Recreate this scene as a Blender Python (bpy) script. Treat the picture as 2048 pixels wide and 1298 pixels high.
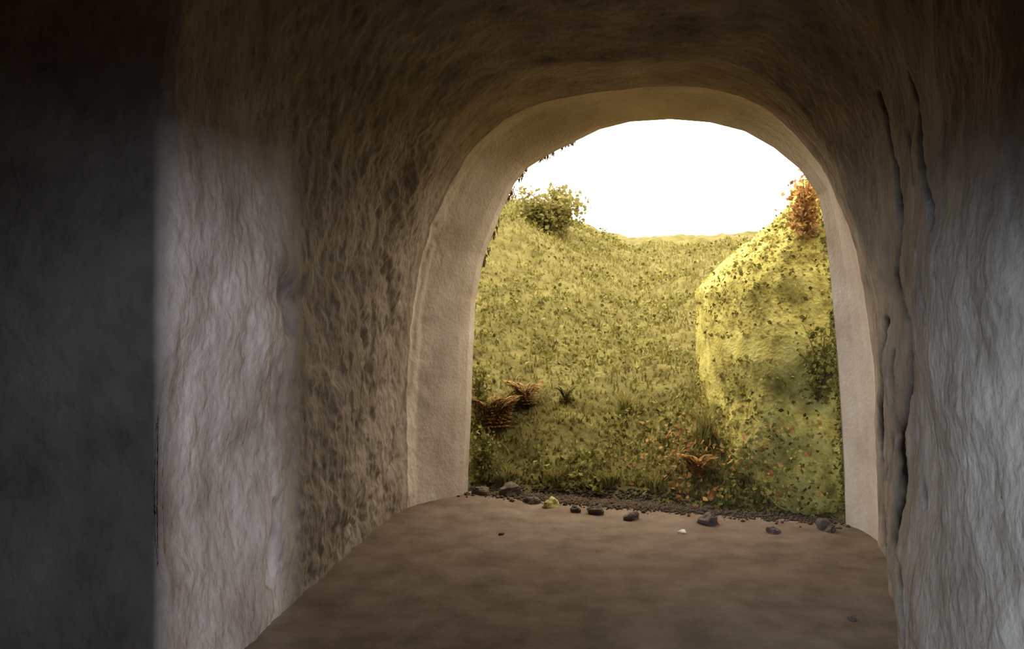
import bpy, math, random
import numpy as np
from mathutils import Vector

random.seed(7); RNG = np.random.default_rng(7)
SC = bpy.context.scene; COL = SC.collection
for _o in list(bpy.data.objects): bpy.data.objects.remove(_o)

# ------------------------------------------------------------------ camera, sky, sun, lights, exposure
FPX, CX, CY, HC = 1607.0, 1024.0, 649.0, 0.95
cam = bpy.data.cameras.new('camera'); cam.sensor_width = 36; cam.lens = 36*FPX/2048; cam.clip_start = .02
co = bpy.data.objects.new('camera', cam); COL.objects.link(co)
co.location = (0, 0, HC); co.rotation_euler = (math.pi/2, 0, 0); SC.camera = co

W = bpy.data.worlds.new('World'); SC.world = W; W.use_nodes = True
wn = W.node_tree.nodes; wl = W.node_tree.links
bg = wn['Background']; bg.inputs['Strength'].default_value = 5.5
bg.inputs['Color'].default_value = (1.0, 0.94, 0.80, 1)      # even white overcast haze

def light(name, kind, loc, rot_to, energy, color, **kw):
    d = bpy.data.lights.new(name, kind); d.energy = energy; d.color = color
    for k, v in kw.items(): setattr(d, k, v)
    o = bpy.data.objects.new(name, d); COL.objects.link(o); o.location = loc
    o.rotation_euler = (Vector(rot_to)-Vector(loc)).to_track_quat('-Z', 'Y').to_euler()
    return o
light('sun', 'SUN', (-3, -6, 9), (-3+.53, -6-.12, 9-.82), 2.6, (1, .92, .72), angle=math.radians(20))
# cool daylight that reaches the chamber through the doorway behind the photographer
light('doorway_daylight', 'AREA', (1.5, -4.2, 1.0), (-.8, 2.5, .70), 620, (.68, .77, 1.0), shape='RECTANGLE', size=.07, size_y=.4)
# the photographer's lamp
light('hand_lamp', 'SPOT', (-.45, -.15, .80), (1.02, 2.0, .38), 300, (.58, .77, 1.02), spot_size=math.radians(48), spot_blend=1.0, shadow_soft_size=.12)
light('left_fill', 'SPOT', (.10, -.35, 1.0), (-.78, 2.0, .62), 40, (.56, .77, 1.05), spot_size=math.radians(46), spot_blend=1.0, shadow_soft_size=.12)  # unseen fill light, added to lift the dim left pier

vs = SC.view_settings
vs.view_transform = 'Standard'; vs.look = 'None'; vs.exposure = 0.0; vs.gamma = 1; vs.use_curve_mapping = False
SC.cycles.diffuse_bounces = 3; SC.cycles.max_bounces = 10

# ------------------------------------------------------------------ helpers
def hash3(ix, iy, iz, seed):
    h = (ix.astype(np.int64)*374761393 + iy.astype(np.int64)*668265263 + iz.astype(np.int64)*2147483647 + seed*144665) & 0xffffffff
    h = ((h ^ (h >> 13))*1274126177) & 0xffffffff
    return ((h ^ (h >> 16)) & 0xffff)/65535.0
def vnoise(P, f, seed=0):
    Q = P*f; I = np.floor(Q); F = Q-I; F = F*F*(3-2*F); I = I.astype(np.int64)
    r = 0
    for dx in (0, 1):
        for dy in (0, 1):
            for dz in (0, 1):
                w = (F[:,0] if dx else 1-F[:,0])*(F[:,1] if dy else 1-F[:,1])*(F[:,2] if dz else 1-F[:,2])
                r = r + w*hash3(I[:,0]+dx, I[:,1]+dy, I[:,2]+dz, seed)
    return r*2-1
def fbm(P, f, octv=4, seed=0, gain=.5):
    r, a = 0, 1
    for k in range(octv):
        r = r + a*vnoise(P, f*2**k, seed+k*17); a *= gain
    return r
def mesh_obj(name, V, Fq, mat, parent=None, smooth=True):
    V = np.asarray(V, dtype=np.float32); Fq = np.asarray(Fq, dtype=np.int32)
    n = Fq.shape[1]
    m = bpy.data.meshes.new(name)
    m.vertices.add(len(V)); m.vertices.foreach_set('co', V.ravel())
    m.loops.add(Fq.size); m.loops.foreach_set('vertex_index', Fq.ravel())
    m.polygons.add(len(Fq))
    m.polygons.foreach_set('loop_start', np.arange(0, Fq.size, n, dtype=np.int32))
    m.polygons.foreach_set('use_smooth', np.full(len(Fq), smooth))
    m.update(calc_edges=True); m.validate()
    m.materials.append(mat)
    o = bpy.data.objects.new(name, m); COL.objects.link(o)
    if parent: o.parent = parent
    return o
def grid_faces(nu, nv, flip=False):
    i = np.arange(nu*nv).reshape(nu, nv)
    a, b, c, d = i[:-1,:-1].ravel(), i[1:,:-1].ravel(), i[1:,1:].ravel(), i[:-1,1:].ravel()
    return np.stack([a, d, c, b] if flip else [a, b, c, d], 1)
def tag(o, label=None, cat=None, group=None, kind=None):
    if label: o['label'] = label
    if cat: o['category'] = cat
    if group: o['group'] = group
    if kind: o['kind'] = kind
    return o
def empty(name, loc, label, cat, group=None):
    o = bpy.data.objects.new(name, None); o.empty_display_size = .05; COL.objects.link(o); o.location = loc
    return tag(o, label, cat, group)
def px_of(P):
    D = np.maximum(P[:,1], .05)
    return CX+P[:,0]/D*FPX, CY-(P[:,2]-HC)/D*FPX
def floor_at(x, y, z=0):
    D = (HC-z)*FPX/(y-CY)
    return Vector(((x-CX)/FPX*D, D, z))

def material(name, stops, scale=4, detail=8, rough=.95, bump=.3, bscale=40, stretch=(1,1,1), dirt=False, island=0, spec=.06, trans=0):
    m = bpy.data.materials.new(name); m.use_nodes = True
    nt = m.node_tree; N = nt.nodes; L = nt.links; b = N['Principled BSDF']
    b.inputs['Roughness'].default_value = rough; b.inputs['Specular IOR Level'].default_value = spec
    tc = N.new('ShaderNodeTexCoord'); mp = N.new('ShaderNodeMapping'); mp.inputs['Scale'].default_value = stretch
    L.new(tc.outputs['Object'], mp.inputs['Vector'])
    n1 = N.new('ShaderNodeTexNoise'); n1.inputs['Scale'].default_value = scale; n1.inputs['Detail'].default_value = detail
    n1.inputs['Roughness'].default_value = .62
    L.new(mp.outputs[0], n1.inputs['Vector'])
    fac = n1.outputs['Fac']
    if island:
        g = N.new('ShaderNodeNewGeometry'); mx = N.new('ShaderNodeMix'); mx.inputs[0].default_value = island
        L.new(fac, mx.inputs[2]); L.new(g.outputs['Random Per Island'], mx.inputs[3]); fac = mx.outputs[0]
    r = N.new('ShaderNodeValToRGB'); e = r.color_ramp.elements
    while len(e) < len(stops): e.new(.5)
    for k, (p, c) in enumerate(stops): e[k].position = p; e[k].color = (*c, 1)
    L.new(fac, r.inputs[0]); L.new(r.outputs[0], b.inputs['Base Color'])
    if dirt:                                   # shade of the cracks painted near black into the base colour
        at = N.new('ShaderNodeAttribute'); at.attribute_name = 'crack_shade'
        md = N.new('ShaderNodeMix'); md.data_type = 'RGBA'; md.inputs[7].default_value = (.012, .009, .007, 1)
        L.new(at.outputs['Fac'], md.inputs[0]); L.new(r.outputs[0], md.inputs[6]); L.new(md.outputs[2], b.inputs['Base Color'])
    if bump:
        n2 = N.new('ShaderNodeTexNoise'); n2.inputs['Scale'].default_value = bscale; n2.inputs['Detail'].default_value = 6
        L.new(mp.outputs[0], n2.inputs['Vector'])
        bp = N.new('ShaderNodeBump'); bp.inputs['Strength'].default_value = bump; bp.inputs['Distance'].default_value = .01
        L.new(n2.outputs['Fac'], bp.inputs['Height']); L.new(bp.outputs[0], b.inputs['Normal'])
    if trans:
        t = N.new('ShaderNodeBsdfTranslucent'); L.new(r.outputs[0], t.inputs['Color'])
        ms = N.new('ShaderNodeMixShader'); ms.inputs[0].default_value = trans
        L.new(b.outputs[0], ms.inputs[1]); L.new(t.outputs[0], ms.inputs[2]); L.new(ms.outputs[0], N['Material Output'].inputs['Surface'])
    return m

M = {}
M['rock'] = material('rough_sandstone', [(.25, (.15,.11,.083)), (.45, (.26,.203,.155)), (.62, (.33,.265,.208)), (.78, (.39,.325,.26))], 6, bump=.9, bscale=38, stretch=(1,1,.7), dirt=True, spec=0)  # the dirt switch paints shade into the cracks
M['jamb'] = material('pale_plaster', [(.25, (.40,.305,.235)), (.5, (.54,.435,.345)), (.8, (.68,.575,.485))], 4, bump=.4, bscale=60)
M['dirt'] = material('trodden_dirt', [(.25, (.10,.07,.048)), (.5, (.17,.12,.085)), (.8, (.24,.175,.13))], 6, bump=.25, bscale=90)
M['soil'] = material('mossy_soil', [(.25, (.08,.062,.022)), (.5, (.15,.125,.04)), (.8, (.22,.19,.07))], 7, bump=.6, bscale=60)
M['moss'] = material('yellow_moss', [(.3, (.14,.11,.035)), (.45, (.36,.30,.08)), (.6, (.50,.43,.13)), (.75, (.55,.44,.19))], 9, bump=1.0, bscale=60)
M['grass'] = material('dry_grass', [(.1, (.09,.076,.022)), (.4, (.20,.17,.05)), (.7, (.29,.25,.09)), (.95, (.37,.30,.17))], 2.2, bump=0, island=.4, trans=.3)
M['leaf'] = material('olive_leaf', [(.1, (.05,.045,.01)), (.5, (.17,.15,.035)), (.9, (.32,.29,.09))], 5, bump=0, island=.75, trans=.3)
M['rust'] = material('rust_leaf', [(.1, (.19,.085,.028)), (.5, (.42,.215,.075)), (.9, (.58,.38,.15))], 5, bump=0, island=.75, trans=.3)
M['mosstip'] = material('moss_tip', [(.1, (.24,.195,.055)), (.5, (.44,.37,.105)), (.9, (.58,.47,.19))], 6, bump=0, island=.6, trans=.3)
M['stem'] = material('brown_stem', [(.2, (.09,.06,.03)), (.8, (.22,.15,.08))], 12, bump=.2)
M['stone'] = material('brown_stone', [(.2, (.07,.05,.035)), (.8, (.19,.145,.11))], 14, bump=.4)
M['mossstone'] = material('mossy_stone', [(.2, (.24,.21,.06)), (.8, (.52,.47,.20))], 20, bump=.4)
M['crumb'] = material('dark_soil', [(.2, (.045,.032,.02)), (.8, (.12,.088,.06))], 14, bump=.4)
M['pale'] = material('pale_chip', [(.2, (.62,.54,.46)), (.8, (.80,.73,.65))], 20, bump=.2)
M['facade'] = material('outer_rock', [(.2, (.22,.18,.11)), (.8, (.40,.34,.22))], 3, bump=.4)

# ------------------------------------------------------------------ tunnel shell
P0 = np.array([-.25, 4.54]); P1 = np.array([1.57, 3.80])
AL = (P1-P0)/np.linalg.norm(P1-P0); NQ = np.array([-AL[1], AL[0]])          # along the mouth, outward from it
OUT = [(935,1000),(937,940),(940,880),(943,800),(946,700),(951,600),(968,515),(1000,430),(1028,368),(1052,338),(1100,308),(1150,283),(1200,258),
       (1260,243),(1340,238),(1420,244),(1490,262),(1548,295),(1600,338),(1638,392),(1652,470),(1662,560),(1672,680),(1680,800),(1687,920),(1692,1060)]
def to_mouth(x, y):
    rx = (x-CX)/FPX; D = NQ@P0/(NQ[0]*rx+NQ[1])
    return (np.array([rx*D, D])-P0)@AL, HC+(CY-y)/FPX*D
OW = np.linalg.norm(P1-P0)
prof0 = np.array([to_mouth(*p) for p in OUT]); prof0[:,0] /= OW
prof0[0,1] = prof0[-1,1] = -.06
def resample(p, n):
    d = np.r_[0, np.cumsum(np.linalg.norm(np.diff(p*np.array([1.95,1]), axis=0), axis=1))]; t = np.linspace(0, d[-1], n)
    return np.stack([np.interp(t, d, p[:,0]), np.interp(t, d, p[:,1])], 1)
NV = 560
th = np.linspace(math.pi, 0, 400)
e = 2/3.1
arch = np.stack([.5+.5*np.sign(np.cos(th))*np.abs(np.cos(th))**e, np.abs(np.sin(th))**e], 1)
e = 2/6.5
arch2 = np.stack([.5+.5*np.sign(np.cos(th))*np.abs(np.cos(th))**e, np.abs(np.sin(th))**e], 1)
B0 = resample(arch2*np.array([1, 2.3]), NV); B0[0,1] = B0[-1,1] = -.06
E0 = resample(prof0, NV); A0 = resample(arch*np.array([1, 2.06]), NV); A0[:,1] -= .0; A0[0,1] = A0[-1,1] = -.06
STA = [(0,(-.25,4.54),(1.57,3.80),0),(.06,(-.275,4.49),(1.585,3.75),.10),(.12,(-.325,4.43),(1.60,3.69),.30),(.20,(-.42,4.34),(1.605,3.61),.62),(.28,(-.505,4.25),(1.60,3.53),.88),(.36,(-.55,4.15),(1.575,3.46),1),(.55,(-.585,3.97),(1.53,3.30),1),(1.2,(-.66,3.31),(1.365,2.90),1),
       (2.1,(-.81,2.38),(1.145,2.35),1),(2.46,(-.865,2.04),(1.015,1.94),1),(2.52,(-.885,2.01),(.995,1.88),1),(2.75,(-1.38,1.93),(.94,1.65),1),(3.0,(-1.42,1.5),(.90,1.45),1),(3.7,(-1.42,.8),(.86,.8),1),(5.7,(-1.42,-1.2),(.95,-1.2),1)]
US = np.r_[np.linspace(0, .4, 80), np.linspace(.4, 3.1, 390)[1:], np.linspace(3.1, 5.7, 60)[1:]]
su = [s[0] for s in STA]
LX, LY = np.interp(US, su, [s[1][0] for s in STA]), np.interp(US, su, [s[1][1] for s in STA])
RX, RY = np.interp(US, su, [s[2][0] for s in STA]), np.interp(US, su, [s[2][1] for s in STA])
BL = np.interp(US, su, [s[3] for s in STA])
G = np.zeros((len(US), NV, 3))
for i in range(len(US)):
    b = BL[i]; c = np.clip((US[i]-.9)/1.2, 0, 1); pr = E0*(1-b)+(A0*(1-c)+B0*c)*b
    G[i,:,0] = LX[i]+(RX[i]-LX[i])*pr[:,0]; G[i,:,1] = LY[i]+(RY[i]-LY[i])*pr[:,0]; G[i,:,2] = pr[:,1]
du = np.gradient(G, axis=0); dv = np.gradient(G, axis=1)
NN = np.cross(dv, du); NN /= np.linalg.norm(NN, axis=2, keepdims=True)+1e-9
ctr = np.stack([(LX+RX)/2, (LY+RY)/2, np.full(len(US), .9)], 1)[:,None,:]
sg = np.sign(((G-ctr)*NN).sum(2, keepdims=True)); NN *= sg                     # outward (into the rock)
P = G.reshape(-1, 3).copy(); N = NN.reshape(-1, 3)
ur = np.repeat(US, NV); vr = np.tile(np.linspace(0, 1, NV), len(US))
amp = np.clip((ur-.14)/.40, 0.08, 1)
St = P*np.array([1, 1, .35])
leftness = np.clip((.45-vr)/.15, 0, 1); far = np.clip((P[:,1]-2.3)/.7, .1, 1)
d = amp*(.030*fbm(P, 1.9, 3, 3)+(.004+.007*leftness*far)*fbm(P, 8, 3, 5)+(.002+.006*leftness*far)*fbm(St, 7, 3, 9)+(.0030+.0035*leftness*far)*fbm(P, 26, 3, 11, .65))
PX, PY = px_of(P)
def seg_dist(poly):
    best = np.full(len(P), 1e9)
    for (x0, y0), (x1, y1) in zip(poly[:-1], poly[1:]):
        L2 = (x1-x0)**2+(y1-y0)**2
        t = np.clip(((PX-x0)*(x1-x0)+(PY-y0)*(y1-y0))/L2, 0, 1)
        best = np.minimum(best, np.hypot(PX-x0-t*(x1-x0), PY-y0-t*(y1-y0)))
    return best
front = P[:,1] > .6
RW = front & (vr > .5) & (ur > .42); LW = front & (vr < .5)
wob = 5*fbm(P, 14, 2, 31)
crack_shade = np.zeros(len(P))
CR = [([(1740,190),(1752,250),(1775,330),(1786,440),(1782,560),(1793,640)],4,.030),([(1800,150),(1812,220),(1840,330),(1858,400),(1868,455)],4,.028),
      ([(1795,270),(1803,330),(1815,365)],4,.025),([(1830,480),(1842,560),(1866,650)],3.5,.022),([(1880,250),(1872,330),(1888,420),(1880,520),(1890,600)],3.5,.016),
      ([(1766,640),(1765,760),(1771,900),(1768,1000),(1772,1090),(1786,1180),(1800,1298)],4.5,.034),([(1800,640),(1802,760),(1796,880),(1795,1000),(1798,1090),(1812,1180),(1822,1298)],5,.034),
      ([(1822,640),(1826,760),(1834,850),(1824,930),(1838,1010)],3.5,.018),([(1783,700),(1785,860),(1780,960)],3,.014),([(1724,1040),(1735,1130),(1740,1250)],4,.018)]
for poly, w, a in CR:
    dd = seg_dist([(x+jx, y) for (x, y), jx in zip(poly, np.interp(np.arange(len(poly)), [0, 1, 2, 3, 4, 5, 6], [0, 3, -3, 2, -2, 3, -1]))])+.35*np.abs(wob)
    g_ = np.where(RW, np.exp(-(dd/(.80*w))**2), 0)*np.clip(.9+.5*fbm(P, 9, 2, 33), .35, 1); d += 1.1*a*g_; crack_shade = np.maximum(crack_shade, np.clip(1.5*a/.028*g_, 0, 1))
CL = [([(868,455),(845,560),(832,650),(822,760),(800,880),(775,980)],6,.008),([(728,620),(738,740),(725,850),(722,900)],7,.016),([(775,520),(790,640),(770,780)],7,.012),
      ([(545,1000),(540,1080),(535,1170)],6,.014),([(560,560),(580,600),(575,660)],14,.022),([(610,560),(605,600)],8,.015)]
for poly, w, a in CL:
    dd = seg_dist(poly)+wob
    g_ = np.where(LW, np.exp(-(dd/w)**2), 0); d += 1.3*a*g_; crack_shade = np.maximum(crack_shade, .45*g_*np.clip(.5+fbm(P, 9, 2, 35), 0, 1))
for x, y, r, a, side in [(2010,1013,6,.02,1),(572,598,34,.030,0),(630,610,26,.020,0),(690,560,22,.016,0),(680,745,30,.016,0),(640,800,22,.014,0),(870,800,30,-.01,0),(310,520,40,.02,0)]:
    d += np.where(RW if side else LW, a*np.exp(-((PX-x)**2+(PY-y)**2)/r**2), 0)
P = P+N*d[:,None]
P[np.abs(vr-0) < 1e-9, 2] = -.06; P[np.abs(vr-1) < 1e-9, 2] = -.06
GP = P.reshape(len(US), NV, 3); GC = crack_shade.reshape(len(US), NV)
def strip(name, i0, i1, j0, j1, mat):
    s = GP[i0:i1+1, j0:j1+1]
    o = mesh_obj(name, s.reshape(-1, 3), grid_faces(s.shape[0], s.shape[1]), mat)
    at = o.data.attributes.new('crack_shade', 'FLOAT', 'POINT'); at.data.foreach_set('value', GC[i0:i1+1, j0:j1+1].astype(np.float32).ravel())
    return tag(o, kind='structure')
iJ = int(np.searchsorted(US, .34)); n = len(US)-1
ja, jb = int(NV*.36), int(NV*.65)
strip('trim_1', 0, iJ, 0, NV-1, M['jamb'])
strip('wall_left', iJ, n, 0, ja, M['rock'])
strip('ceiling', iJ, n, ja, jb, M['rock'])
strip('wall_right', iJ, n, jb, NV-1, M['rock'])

# floor of the passage
def floor_h(X, Y):
    Q = np.stack([X, Y, X*0], 1)
    return .006*fbm(Q, 1.3, 2, 41)+.0015*fbm(Q, 18, 3, 43)
gx = np.linspace(-1.5, 2.3, 330); gy = np.linspace(-1.4, 5.0, 420)
X, Y = np.meshgrid(gx, gy, indexing='ij'); X, Y = X.ravel(), Y.ravel()
tag(mesh_obj('floor', np.stack([X, Y, floor_h(X, Y)], 1), grid_faces(330, 420), M['dirt']), kind='structure')

# back wall, doorway shaped to trim the beam; unseen box behind blocks the sky
def boxes(bs):
    V, F = [], []
    for x0, x1, y0, y1, z0, z1 in bs:
        k = len(V); V += [(x, y, z) for z in (z0, z1) for y in (y0, y1) for x in (x0, x1)]
        F += [[k+a for a in f] for f in ((0,2,3,1),(4,5,7,6),(0,1,5,4),(2,6,7,3),(0,4,6,2),(1,3,7,5))]
    return V, F
V, F = boxes([(-1.6,.36,-1.5,-1.2,-.1,2.4),(.62,1.6,-1.5,-1.2,-.1,2.4),(.36,.62,-1.5,-1.2,1.13,2.4)])
tag(mesh_obj('wall_back', V, F, M['rock'], smooth=False), kind='structure')
V, F = boxes([(-.3,-.1,-4.8,-1.5,-.1,2.4),(2.0,2.2,-4.8,-1.5,-.1,2.4),(-.3,2.2,-5.0,-4.8,-.1,2.4),(-.3,2.2,-5.0,-1.5,2.4,2.6),(-.3,2.2,-5.0,-1.5,-.3,-.1)])
tag(mesh_obj('wall_sky_block', V, F, M['rock'], smooth=False), kind='structure')

# outer rock face around the mouth, unseen, put in to shade the slope
ring = E0[::4]; k = len(ring); V = []
steps = [0, .05, .2, .6, 1.5, 4.0]
for s in steps:
    for w, z in ring:
        cxw, cz = (w-.5)*OW, z-.9
        r = math.hypot(cxw, cz); f = 1+s/r
        p = P0+AL*(.5*OW+cxw*f)
        zz = min(.9+cz*f, 2.12) if s else z
        V.append((p[0], p[1], zz))
V = np.array(V); off = np.repeat(np.array(steps) > 0, k)
V[off,:2] += NQ*(-.03+.05*fbm(V[off], 3, 3, 51))[:,None]
tag(mesh_obj('wall_front', V, grid_faces(len(steps), k), M['facade']), kind='structure')
# ground over the tunnel so that no daylight falls on it from above
V, F = boxes([(-5, 6, -6, 3.0, 2.62, 2.75)])
tag(mesh_obj('roof_slab', V, F, M['facade'], smooth=False), kind='structure')

# ------------------------------------------------------------------ outside: rising hillside
def pq(X, Y): return (X-P0[0])*AL[0]+(Y-P0[1])*AL[1], (X-P0[0])*NQ[0]+(Y-P0[1])*NQ[1]
def hill(X, Y):
    p, q = pq(X, Y); q1 = np.maximum(q-.10, 0)
    slope = .66*q1/(1+.17*q1)
    side = .55*np.clip((.15-X/Y)/.12, 0, 1.5)*np.clip(q1/2.5, 0, 1) + .5*np.clip((p-2.2)/1.5, 0, 1.5)*np.clip(q1/1.5, 0, 1)
    Q = np.stack([X, Y, X*0], 1)
    return np.where(q > .02, -.01+slope+side+np.clip(q1*2, 0, 1)*(.07*fbm(Q, 1.6, 3, 61)+.03*fbm(Q, 7, 3, 63)), -.03)
NHp, NHq = 260, 260
pp = np.linspace(-7, 11, NHp); qq = .0+np.linspace(0, 1, NHq)**1.8*14
Pm, Qm = np.meshgrid(pp, qq, indexing='ij')
X = (P0[0]+AL[0]*Pm+NQ[0]*Qm).ravel(); Y = (P0[1]+AL[1]*Pm+NQ[1]*Qm).ravel()
tag(mesh_obj('hillside', np.stack([X, Y, hill(X, Y)], 1), grid_faces(NHp, NHq), M['soil']), kind='structure')

# blades, leaves: builders returning one mesh
def blades(roots, hmin, hmax, width, lean=.5):
    n = len(roots); a = RNG.uniform(0, 2*math.pi, n); h = RNG.uniform(hmin, hmax, n); l = RNG.uniform(.1, lean, n)*h
    w = width*RNG.uniform(.6, 1.3, n)
    dx, dy = np.cos(a), np.sin(a); sx, sy = -dy, dx
    R = np.asarray(roots)
    def pt(f, wf, s): return np.stack([R[:,0]+dx*l*f*f+sx*w*wf*s, R[:,1]+dy*l*f*f+sy*w*wf*s, R[:,2]+h*f*(1-.15*f)], 1)
    V = np.stack([pt(0,1,-.5), pt(0,1,.5), pt(.5,.8,-.5), pt(.5,.8,.5), pt(1,.1,-.5), pt(1,.1,.5)], 1).reshape(-1, 3)
    k = np.arange(n)[:,None]*6
    return V, np.concatenate([k+np.array([[0,1,3,2]]), k+np.array([[2,3,5,4]])])
def leaves(cent, size, up=.6):
    n = len(cent); C_ = np.asarray(cent)
    d = RNG.normal(size=(n,3)); d /= np.linalg.norm(d, axis=1, keepdims=True)
    nn = RNG.normal(size=(n,3)); nn[:,2] += up*2; s = np.cross(d, nn); s /= np.linalg.norm(s, axis=1, keepdims=True)+1e-9
    nn = np.cross(s, d)
    L = size*RNG.uniform(.6, 1.3, (n,1)); w = L*.36
    V = np.stack([C_, C_+d*L*.45+s*w+nn*L*.08, C_+d*L-nn*L*.1, C_+d*L*.45-s*w+nn*L*.08], 1).reshape(-1, 3)
    k = np.arange(n)[:,None]*4
    return V, k+np.array([[0,1,2,3]])
def tubes(paths, r):
    V, F = [], []
    for path in paths:
        path = [Vector(p) for p in path]
        for i, p in enumerate(path):
            t = (path[min(i+1, len(path)-1)]-path[max(i-1, 0)]).normalized()
            s = t.orthogonal().normalized(); b = t.cross(s); rr = r*(1-.7*i/(len(path)-1))
            b0 = len(V)
            for q in range(5):
                a = q*2*math.pi/5; V.append(p+(s*math.cos(a)+b*math.sin(a))*rr)
            if i:
                for q in range(5): F.append((b0-5+q, b0-5+(q+1)%5, b0+(q+1)%5, b0+q))
    return [tuple(v) for v in V], F

# grass over the hillside
n = 42000
p = RNG.uniform(-1.6, 4.2, n); q = .15+.10*np.abs(vnoise(np.stack([p, p*0, p*0], 1), 5, 91))+RNG.uniform(0, 1, n)**1.5*6
X = P0[0]+AL[0]*p+NQ[0]*q; Y = P0[1]+AL[1]*p+NQ[1]*q
keep = ((X-1.66)/.56)**2+((Y-4.75)/.75)**2 > 1; X, Y = X[keep], Y[keep]
V, F = blades(np.stack([X, Y, hill(X, Y)-.005], 1), .025, .07, .012, .9)
nl = 30000
pl = RNG.uniform(-1.6, 4.2, nl); ql = .12+RNG.uniform(0, 1, nl)**1.5*6
Xl = P0[0]+AL[0]*pl+NQ[0]*ql; Yl = P0[1]+AL[1]*pl+NQ[1]*ql
Pl = np.stack([Xl, Yl, hill(Xl, Yl)], 1)
kp = (fbm(Pl, 3.2, 3, 81) > -.05) & (((Xl-1.70)/.5)**2+((Yl-4.75)/.7)**2 > 1); Pl = Pl[kp]; Pl[:,2] += RNG.uniform(.0, .07, len(Pl))
LV, LF = leaves(Pl, .035, .3)
tag(mesh_obj('ground_leaves', LV, LF, M['leaf'], smooth=False), 'low olive leaves in patches among the grass of the slope', 'leaves', kind='stuff')
tag(mesh_obj('grass', V, F, M['grass'], smooth=False), 'short dry yellow grass covering the slope outside the opening', 'grass', kind='stuff')

# big mossy bank close on the right
def lump(name, c, rad, ex, amp_, fr, seed, mat, nu=120, nv=70, parent=None, zmin=None, recl=0):
    u = np.linspace(0, 2*math.pi, nu); v = np.linspace(-math.pi/2, math.pi/2, nv)
    U, Vv = np.meshgrid(u, v, indexing='ij'); U, Vv = U.ravel(), Vv.ravel()
    sp = lambda x, e_: np.sign(x)*np.abs(x)**e_
    D = np.stack([sp(np.cos(Vv), ex)*sp(np.cos(U), ex), sp(np.cos(Vv), ex)*sp(np.sin(U), ex), sp(np.sin(Vv), ex)], 1)
    Q = D*np.array(rad); nrm = Q/(np.linalg.norm(Q, axis=1, keepdims=True)+1e-9)
    Q = Q+nrm*(amp_*fbm(Q+seed, fr, 4, seed))[:,None]
    if recl: Q[:,0] = np.where(Q[:,0] < rad[0]*.8, rad[0]*.8+(Q[:,0]-rad[0]*.8)*(1-.62*np.clip((Q[:,2]-.32)/.62, 0, 1)**1.1), Q[:,0])
    Q[:,1] += recl*np.maximum(Q[:,2]+rad[2]*.6, 0)
    if zmin is not None: Q[:,2] = np.maximum(Q[:,2], zmin)
    o = mesh_obj(name, Q, grid_faces(nu, nv), mat, parent); o.location = c
    return o, Q+np.array(c)
bank = empty('mossy_bank', (1.73, 4.52, 0), 'tall rounded mossy bank right outside the right side of the opening', 'bank')
bo, BQ = lump('body', (0, 0, .82), (.56, .60, 1.08), .62, .05, 4, 71, M['moss'], 200, 130, bank, recl=.35)
BQ = BQ+np.array([1.73, 4.52, 0])
sel = BQ[(BQ[:,1] < 5.1) & (BQ[:,2] > .03)]
for nm_, mt_, nn_, sz_ in (('moss_leaves', 'leaf', 7000, .028), ('moss_tips', 'mosstip', 16000, .022)):
    idx = RNG.integers(0, len(sel), nn_)
    V, F = leaves(sel[idx]+RNG.normal(0, .012, (nn_,3))-np.array([1.73,4.52,0]), sz_, .3)
    tag(mesh_obj(nm_, V, F, M[mt_], bank, smooth=False), kind='stuff')

def on_bank(x, y):
    bx, by = px_of(BQ); k_ = np.hypot(bx-x, by-y) < 14
    c_ = BQ[k_]; return tuple(c_[np.argmin(c_[:,1])])
# ------------------------------------------------------------------ shrubs, bracken, tufts
def shrub(name, base, label, cat, size, nstem, nleaf, lsize, mat, group=None, lean=(0,0), seed=0):
    rr = random.Random(seed)
    t = empty(name, base, label, cat, group)
    paths, cents = [], []
    for i in range(nstem):
        a = rr.uniform(0, 2*math.pi); R = rr.uniform(.25, 1)*size[0]; H = rr.uniform(.5, 1)*size[1]
        pth = [Vector((math.cos(a)*R*f*f+lean[0]*f, math.sin(a)*R*f*f+lean[1]*f, H*f)) for f in (0, .25, .5, .75, 1)]
        paths.append(pth)
        for _ in range(nleaf):
            f = rr.uniform(.15, 1); k_ = min(int(f*4), 3); v = pth[k_].lerp(pth[k_+1], f*4-k_)
            cents.append((v.x+rr.gauss(0, .035), v.y+rr.gauss(0, .035), max(v.z+rr.gauss(0, .035), .01)))
    for pth in paths:
        V, F = tubes([pth], .006); mesh_obj('stem', V, F, M['stem'], t)
    V, F = leaves(cents, lsize, .4)
    tag(mesh_obj('foliage', V, F, mat, t, smooth=False), kind='stuff')
    return t
def on_hill(x, y, q):
    """point of the slope seen at pixel column x, at distance q beyond the mouth"""
    rx = (x-CX)/FPX; D = (NQ@P0+q)/(NQ[0]*rx+NQ[1]); Xx, Yy = rx*D, D
    return (Xx, Yy, float(hill(np.array([Xx]), np.array([Yy]))[0])-.01)
shrub('shrub', on_hill(962, 0, .14), 'dark leafy shrub against the lower left edge of the opening', 'shrub', (.08,.34), 14, 60, .026, M['leaf'], seed=1)
shrub('shrub', on_hill(958, 0, .36), 'taller olive shrub behind the left edge of the opening, above the rust fern', 'shrub', (.10,.50), 14, 60, .028, M['leaf'], seed=2)
shrub('shrub', on_bank(1605, 470), 'russet topped shrub on top of the mossy bank at the upper right', 'shrub', (.10,.34), 14, 50, .032, M['rust'], lean=(-.02,-.03), seed=3)
shrub('shrub', on_bank(1630, 790), 'dark olive shrub hanging on the right face of the mossy bank, halfway up', 'shrub', (.15,.40), 16, 50, .030, M['leaf'], lean=(.03,-.06), seed=4)
shrub('shrub', on_hill(1100, 0, 3.6), 'pale yellow bush on the skyline at the upper left of the opening', 'shrub', (.45,.55), 40, 130, .05, M['grass'], seed=5)

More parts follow.
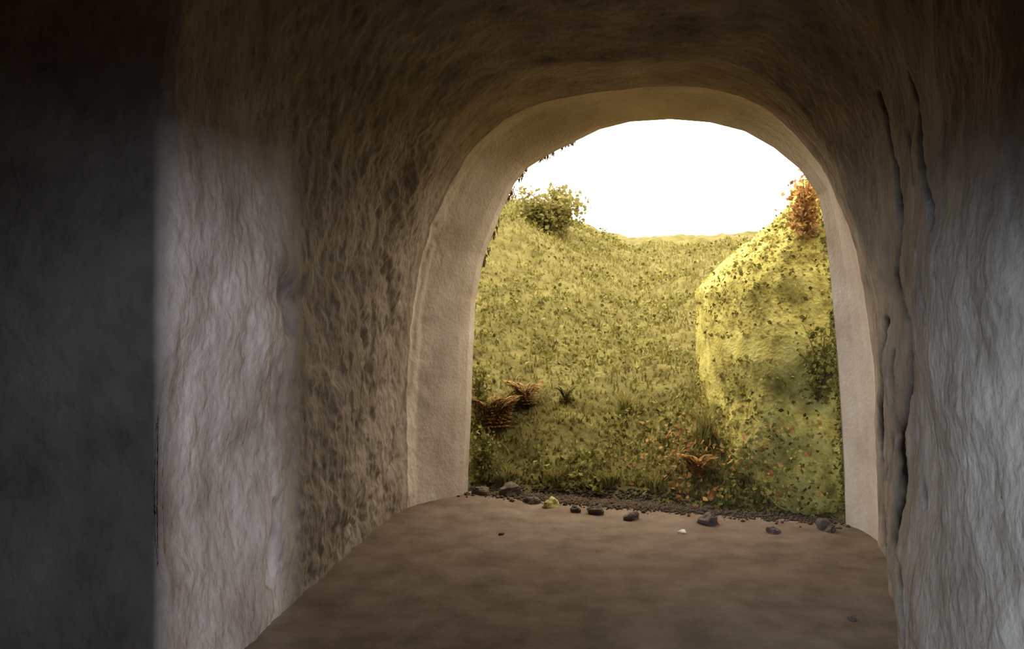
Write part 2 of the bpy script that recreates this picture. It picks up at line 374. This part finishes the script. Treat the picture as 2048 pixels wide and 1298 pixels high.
def bracken(base, label, nf, ln, seed, mat, turn=0, name='bracken_fern'):
    rr = random.Random(seed); t = empty(name, base, label, 'fern', 'ferns on the slope')
    for i in range(nf):
        a = turn+rr.uniform(-1.8, 1.8); L = ln*rr.uniform(.7, 1.1); V, F = [], []
        dx, dy = math.cos(a), math.sin(a)
        pth = [Vector((dx*L*f*.65, dy*L*f*.65, L*(1.5*f-.85*f*f)+.01)) for f in [k/8 for k in range(9)]]
        tv, tf = tubes([pth], .004); V += tv; F += tf
        fr = mesh_obj('frond', V, F, M['stem'], t)
        lv, lf = [], []
        for k in range(1, 17):
            f = k/17; j = min(int(f*8), 7); p_ = pth[j].lerp(pth[j+1], f*8-j); wl_ = L*.36*(1-f)**.8+.012
            for s in (-1, 1):
                tip = p_+Vector((-dy*s*wl_+dx*wl_*.35, dx*s*wl_+dy*wl_*.35, -.12*wl_)); m1 = p_.lerp(tip, .4)+Vector((dx, dy, 0))*wl_*.16; m2 = p_.lerp(tip, .4)-Vector((dx, dy, 0))*wl_*.16
                b = len(lv); lv += [tuple(p_), tuple(m1), tuple(tip), tuple(m2)]; lf.append((b, b+1, b+2, b+3))
        mesh_obj('leaflets', lv, lf, mat, fr, smooth=False)
    return t
bracken(on_hill(985, 0, .42), 'largest rust brown dead fern at the left edge of the opening', 34, .30, 11, M['rust'], -1.2)
bracken(on_hill(1050, 0, .60), 'smaller rust brown fern right of the largest dead fern', 16, .22, 12, M['rust'], -1.2)
bracken(on_hill(1130, 0, .70), 'small olive fern in the middle of the lower slope', 8, .16, 13, M['leaf'], -1.4)
bracken(on_hill(1395, 0, .30), 'reddish fern low on the slope against the mossy bank', 10, .18, 14, M['rust'], -1.8)

def tuft(base, label, n_, h, seed):
    a = RNG.uniform(0, 2*math.pi, n_); r = RNG.uniform(0, .05, n_)
    V, F = blades(np.stack([np.cos(a)*r, np.sin(a)*r, np.zeros(n_)], 1), h*.6, h*1.1, .007, .9)
    o = mesh_obj('grass_tuft', V, F, M['grass'], smooth=False); o.location = base
    return tag(o, label, 'grass', 'grass tufts at the foot of the slope')
for x, q_, h, lb in [(1010,.16,.10,'pale grass tuft beside the dark shrub, left at the foot of the slope'),(1110,.18,.13,'yellow grass tuft behind the mossy yellow stone'),
                     (1215,.2,.12,'grass tuft at the foot of the slope below its middle'),(1310,.2,.12,'grass tuft behind the pale chip on the floor'),
                     (1250,.8,.20,'tall grass tuft midway up the slope'),(1408,.5,.34,'tall thin grass tuft against the left flank of the mossy bank')]:
    tuft(on_hill(x, 0, q_), lb, 90, h, 1)

# ragged fringe over the upper left of the mouth
roots = []
for f in RNG.uniform(0, 1, 700):
    if math.sin(f*37)+.6*math.sin(f*91) < -.35: continue
    x = np.interp(f, [0,.35,.6,1], [962,1010,1052,1166])+RNG.normal(0, 2); y = np.interp(f, [0,.35,.6,1], [540,405,338,276])+RNG.normal(0, 2)
    w, z = to_mouth(x, y); p_ = P0+AL*w+NQ*.02
    roots.append((p_[0], p_[1], z+.022))
V, F = blades(roots, .008, .045, .006, .9)
zr = np.repeat(np.array(roots)[:,2], 6); V[:,2] = 2*zr-V[:,2]
tag(mesh_obj('hanging_grass', V, F, M['stem'], smooth=False), 'dark dead grass hanging over the upper left edge of the opening', 'grass', kind='stuff')

# fallen russet leaves around the lower left of the bank
cs = []
for _ in range(420):
    x = RNG.normal(1400, 60); q_ = abs(RNG.normal(.30, .22))+.12
    h_ = on_hill(x, 0, q_); cs.append((h_[0], h_[1], h_[2]+RNG.uniform(.01, .07)))
lowb = BQ[(BQ[:,2] > .02) & (BQ[:,2] < .45) & (BQ[:,0] < 1.75) & (BQ[:,1] < 4.5)]
cs += [tuple(v) for v in lowb[RNG.integers(0, len(lowb), 160)]+RNG.normal(0, .012, (160, 3))+np.array([-.008,-.012,0])]
V, F = leaves(cs, .036, .3)
tag(mesh_obj('dead_leaves', V, F, M['rust'], smooth=False), 'russet dead leaves scattered round the lower left flank of the mossy bank', 'leaves', kind='stuff')
# dark moss along the right edge of the mouth
cs = []
while len(cs) < 1500:
    y = RNG.uniform(385, 1035); x = np.interp(y, [338,392,470,560,680,800,920,1060], [1600,1638,1652,1662,1672,1680,1687,1692])
    if RNG.uniform() > .25+.75*(y > 620): continue
    w, z = to_mouth(x-abs(RNG.normal(0, 5))+2, y); p_ = P0+AL*w+NQ*RNG.uniform(.01, .05); cs.append((p_[0], p_[1], z))
V, F = leaves(cs, .016, .2)
tag(mesh_obj('edge_moss', V, F, M['leaf'], smooth=False), 'thin dark moss fringe down the right edge of the opening', 'moss', kind='stuff')

# ------------------------------------------------------------------ stones on the threshold
def stone(x, y, r, mat, label, seed, flat=.6, group='stones along the foot of the slope', name='stone'):
    pnt = floor_at(x, y); h = r*flat
    fz = float(floor_h(np.array([pnt.x]), np.array([pnt.y]))[0])
    o, _ = lump(name, (pnt.x, pnt.y, fz+h*.45), (r, r*.8, h), .8, r*.5, 1.3/r, seed, mat, 16, 10)
    o.data.polygons.foreach_set('use_smooth', np.zeros(len(o.data.polygons), dtype=bool))
    o.rotation_euler.z = seed*1.3
    return tag(o, label, 'stone', group)
for i, (x, y, r, m_, lb) in enumerate([
    (962,988,.050,'stone','dark brown clod in the lower left corner of the opening'),
    (1022,990,.062,'stone','largest brown stone at the foot of the slope, near the left edge'),
    (1062,1004,.040,'stone','brown stone just right of the largest stone'),
    (1101,1012,.042,'mossstone','yellow mossy stone right of the brown stones at the threshold'),
    (1150,1022,.030,'stone','small dark clod right of the yellow mossy stone'),
    (1190,1026,.040,'stone','low dark clod on the threshold, left of its middle'),
    (1265,1038,.034,'stone','dark clod on the threshold left of the pale chip'),
    (1420,1048,.050,'stone','dark clod at the lower left corner of the mossy bank'),
    (1545,1066,.032,'stone','small clod under the middle of the mossy bank'),
    (1655,1062,.045,'stone','dark clod between mossy bank and right jamb')]):
    stone(x, y, r, M[m_], lb, i+2)
# loose soil crumbs along the foot of the slope
crV, crF = [], []
base = np.array([(1,0,0),(0,1,0),(-1,0,0),(0,-1,0),(0,0,.8),(0,0,-.8)])
for i in range(8000):
    t_ = RNG.uniform(-.02, 1.02) if i%2 else RNG.normal(.42, .14); q_ = RNG.normal(.06, .06); r_ = abs(RNG.normal(0, .005))+.002
    c_ = P0+AL*OW*t_+NQ*q_
    zz = float(max(floor_h(c_[:1], c_[1:])[0], hill(c_[:1], c_[1:])[0]))
    k_ = len(crV); crV += [tuple(np.array([c_[0], c_[1], zz+r_*.3])+b_*r_*RNG.uniform(.6, 1.3)) for b_ in base]
    crF += [(k_+a, k_+b, k_+c) for a, b, c in ((0,1,4),(1,2,4),(2,3,4),(3,0,4),(1,0,5),(2,1,5),(3,2,5),(0,3,5))]
tag(mesh_obj('soil_crumbs', crV, crF, M['crumb']), 'loose dark soil crumbs strewn along the foot of the slope', 'soil', kind='stuff')
stone(1366, 1066, .020, M['pale'], 'small pale chip lying on the dirt floor before the opening', 30, .35, None, 'stone_chip')
stone(1704, 1240, .012, M['stone'], 'tiny dark pebble on the floor near the right wall', 31, .6, None, 'pebble')
stone(1002, 1068, .012, M['stone'], 'tiny dark pebble on the floor at left, before the brown stones', 32, .6, None, 'pebble')
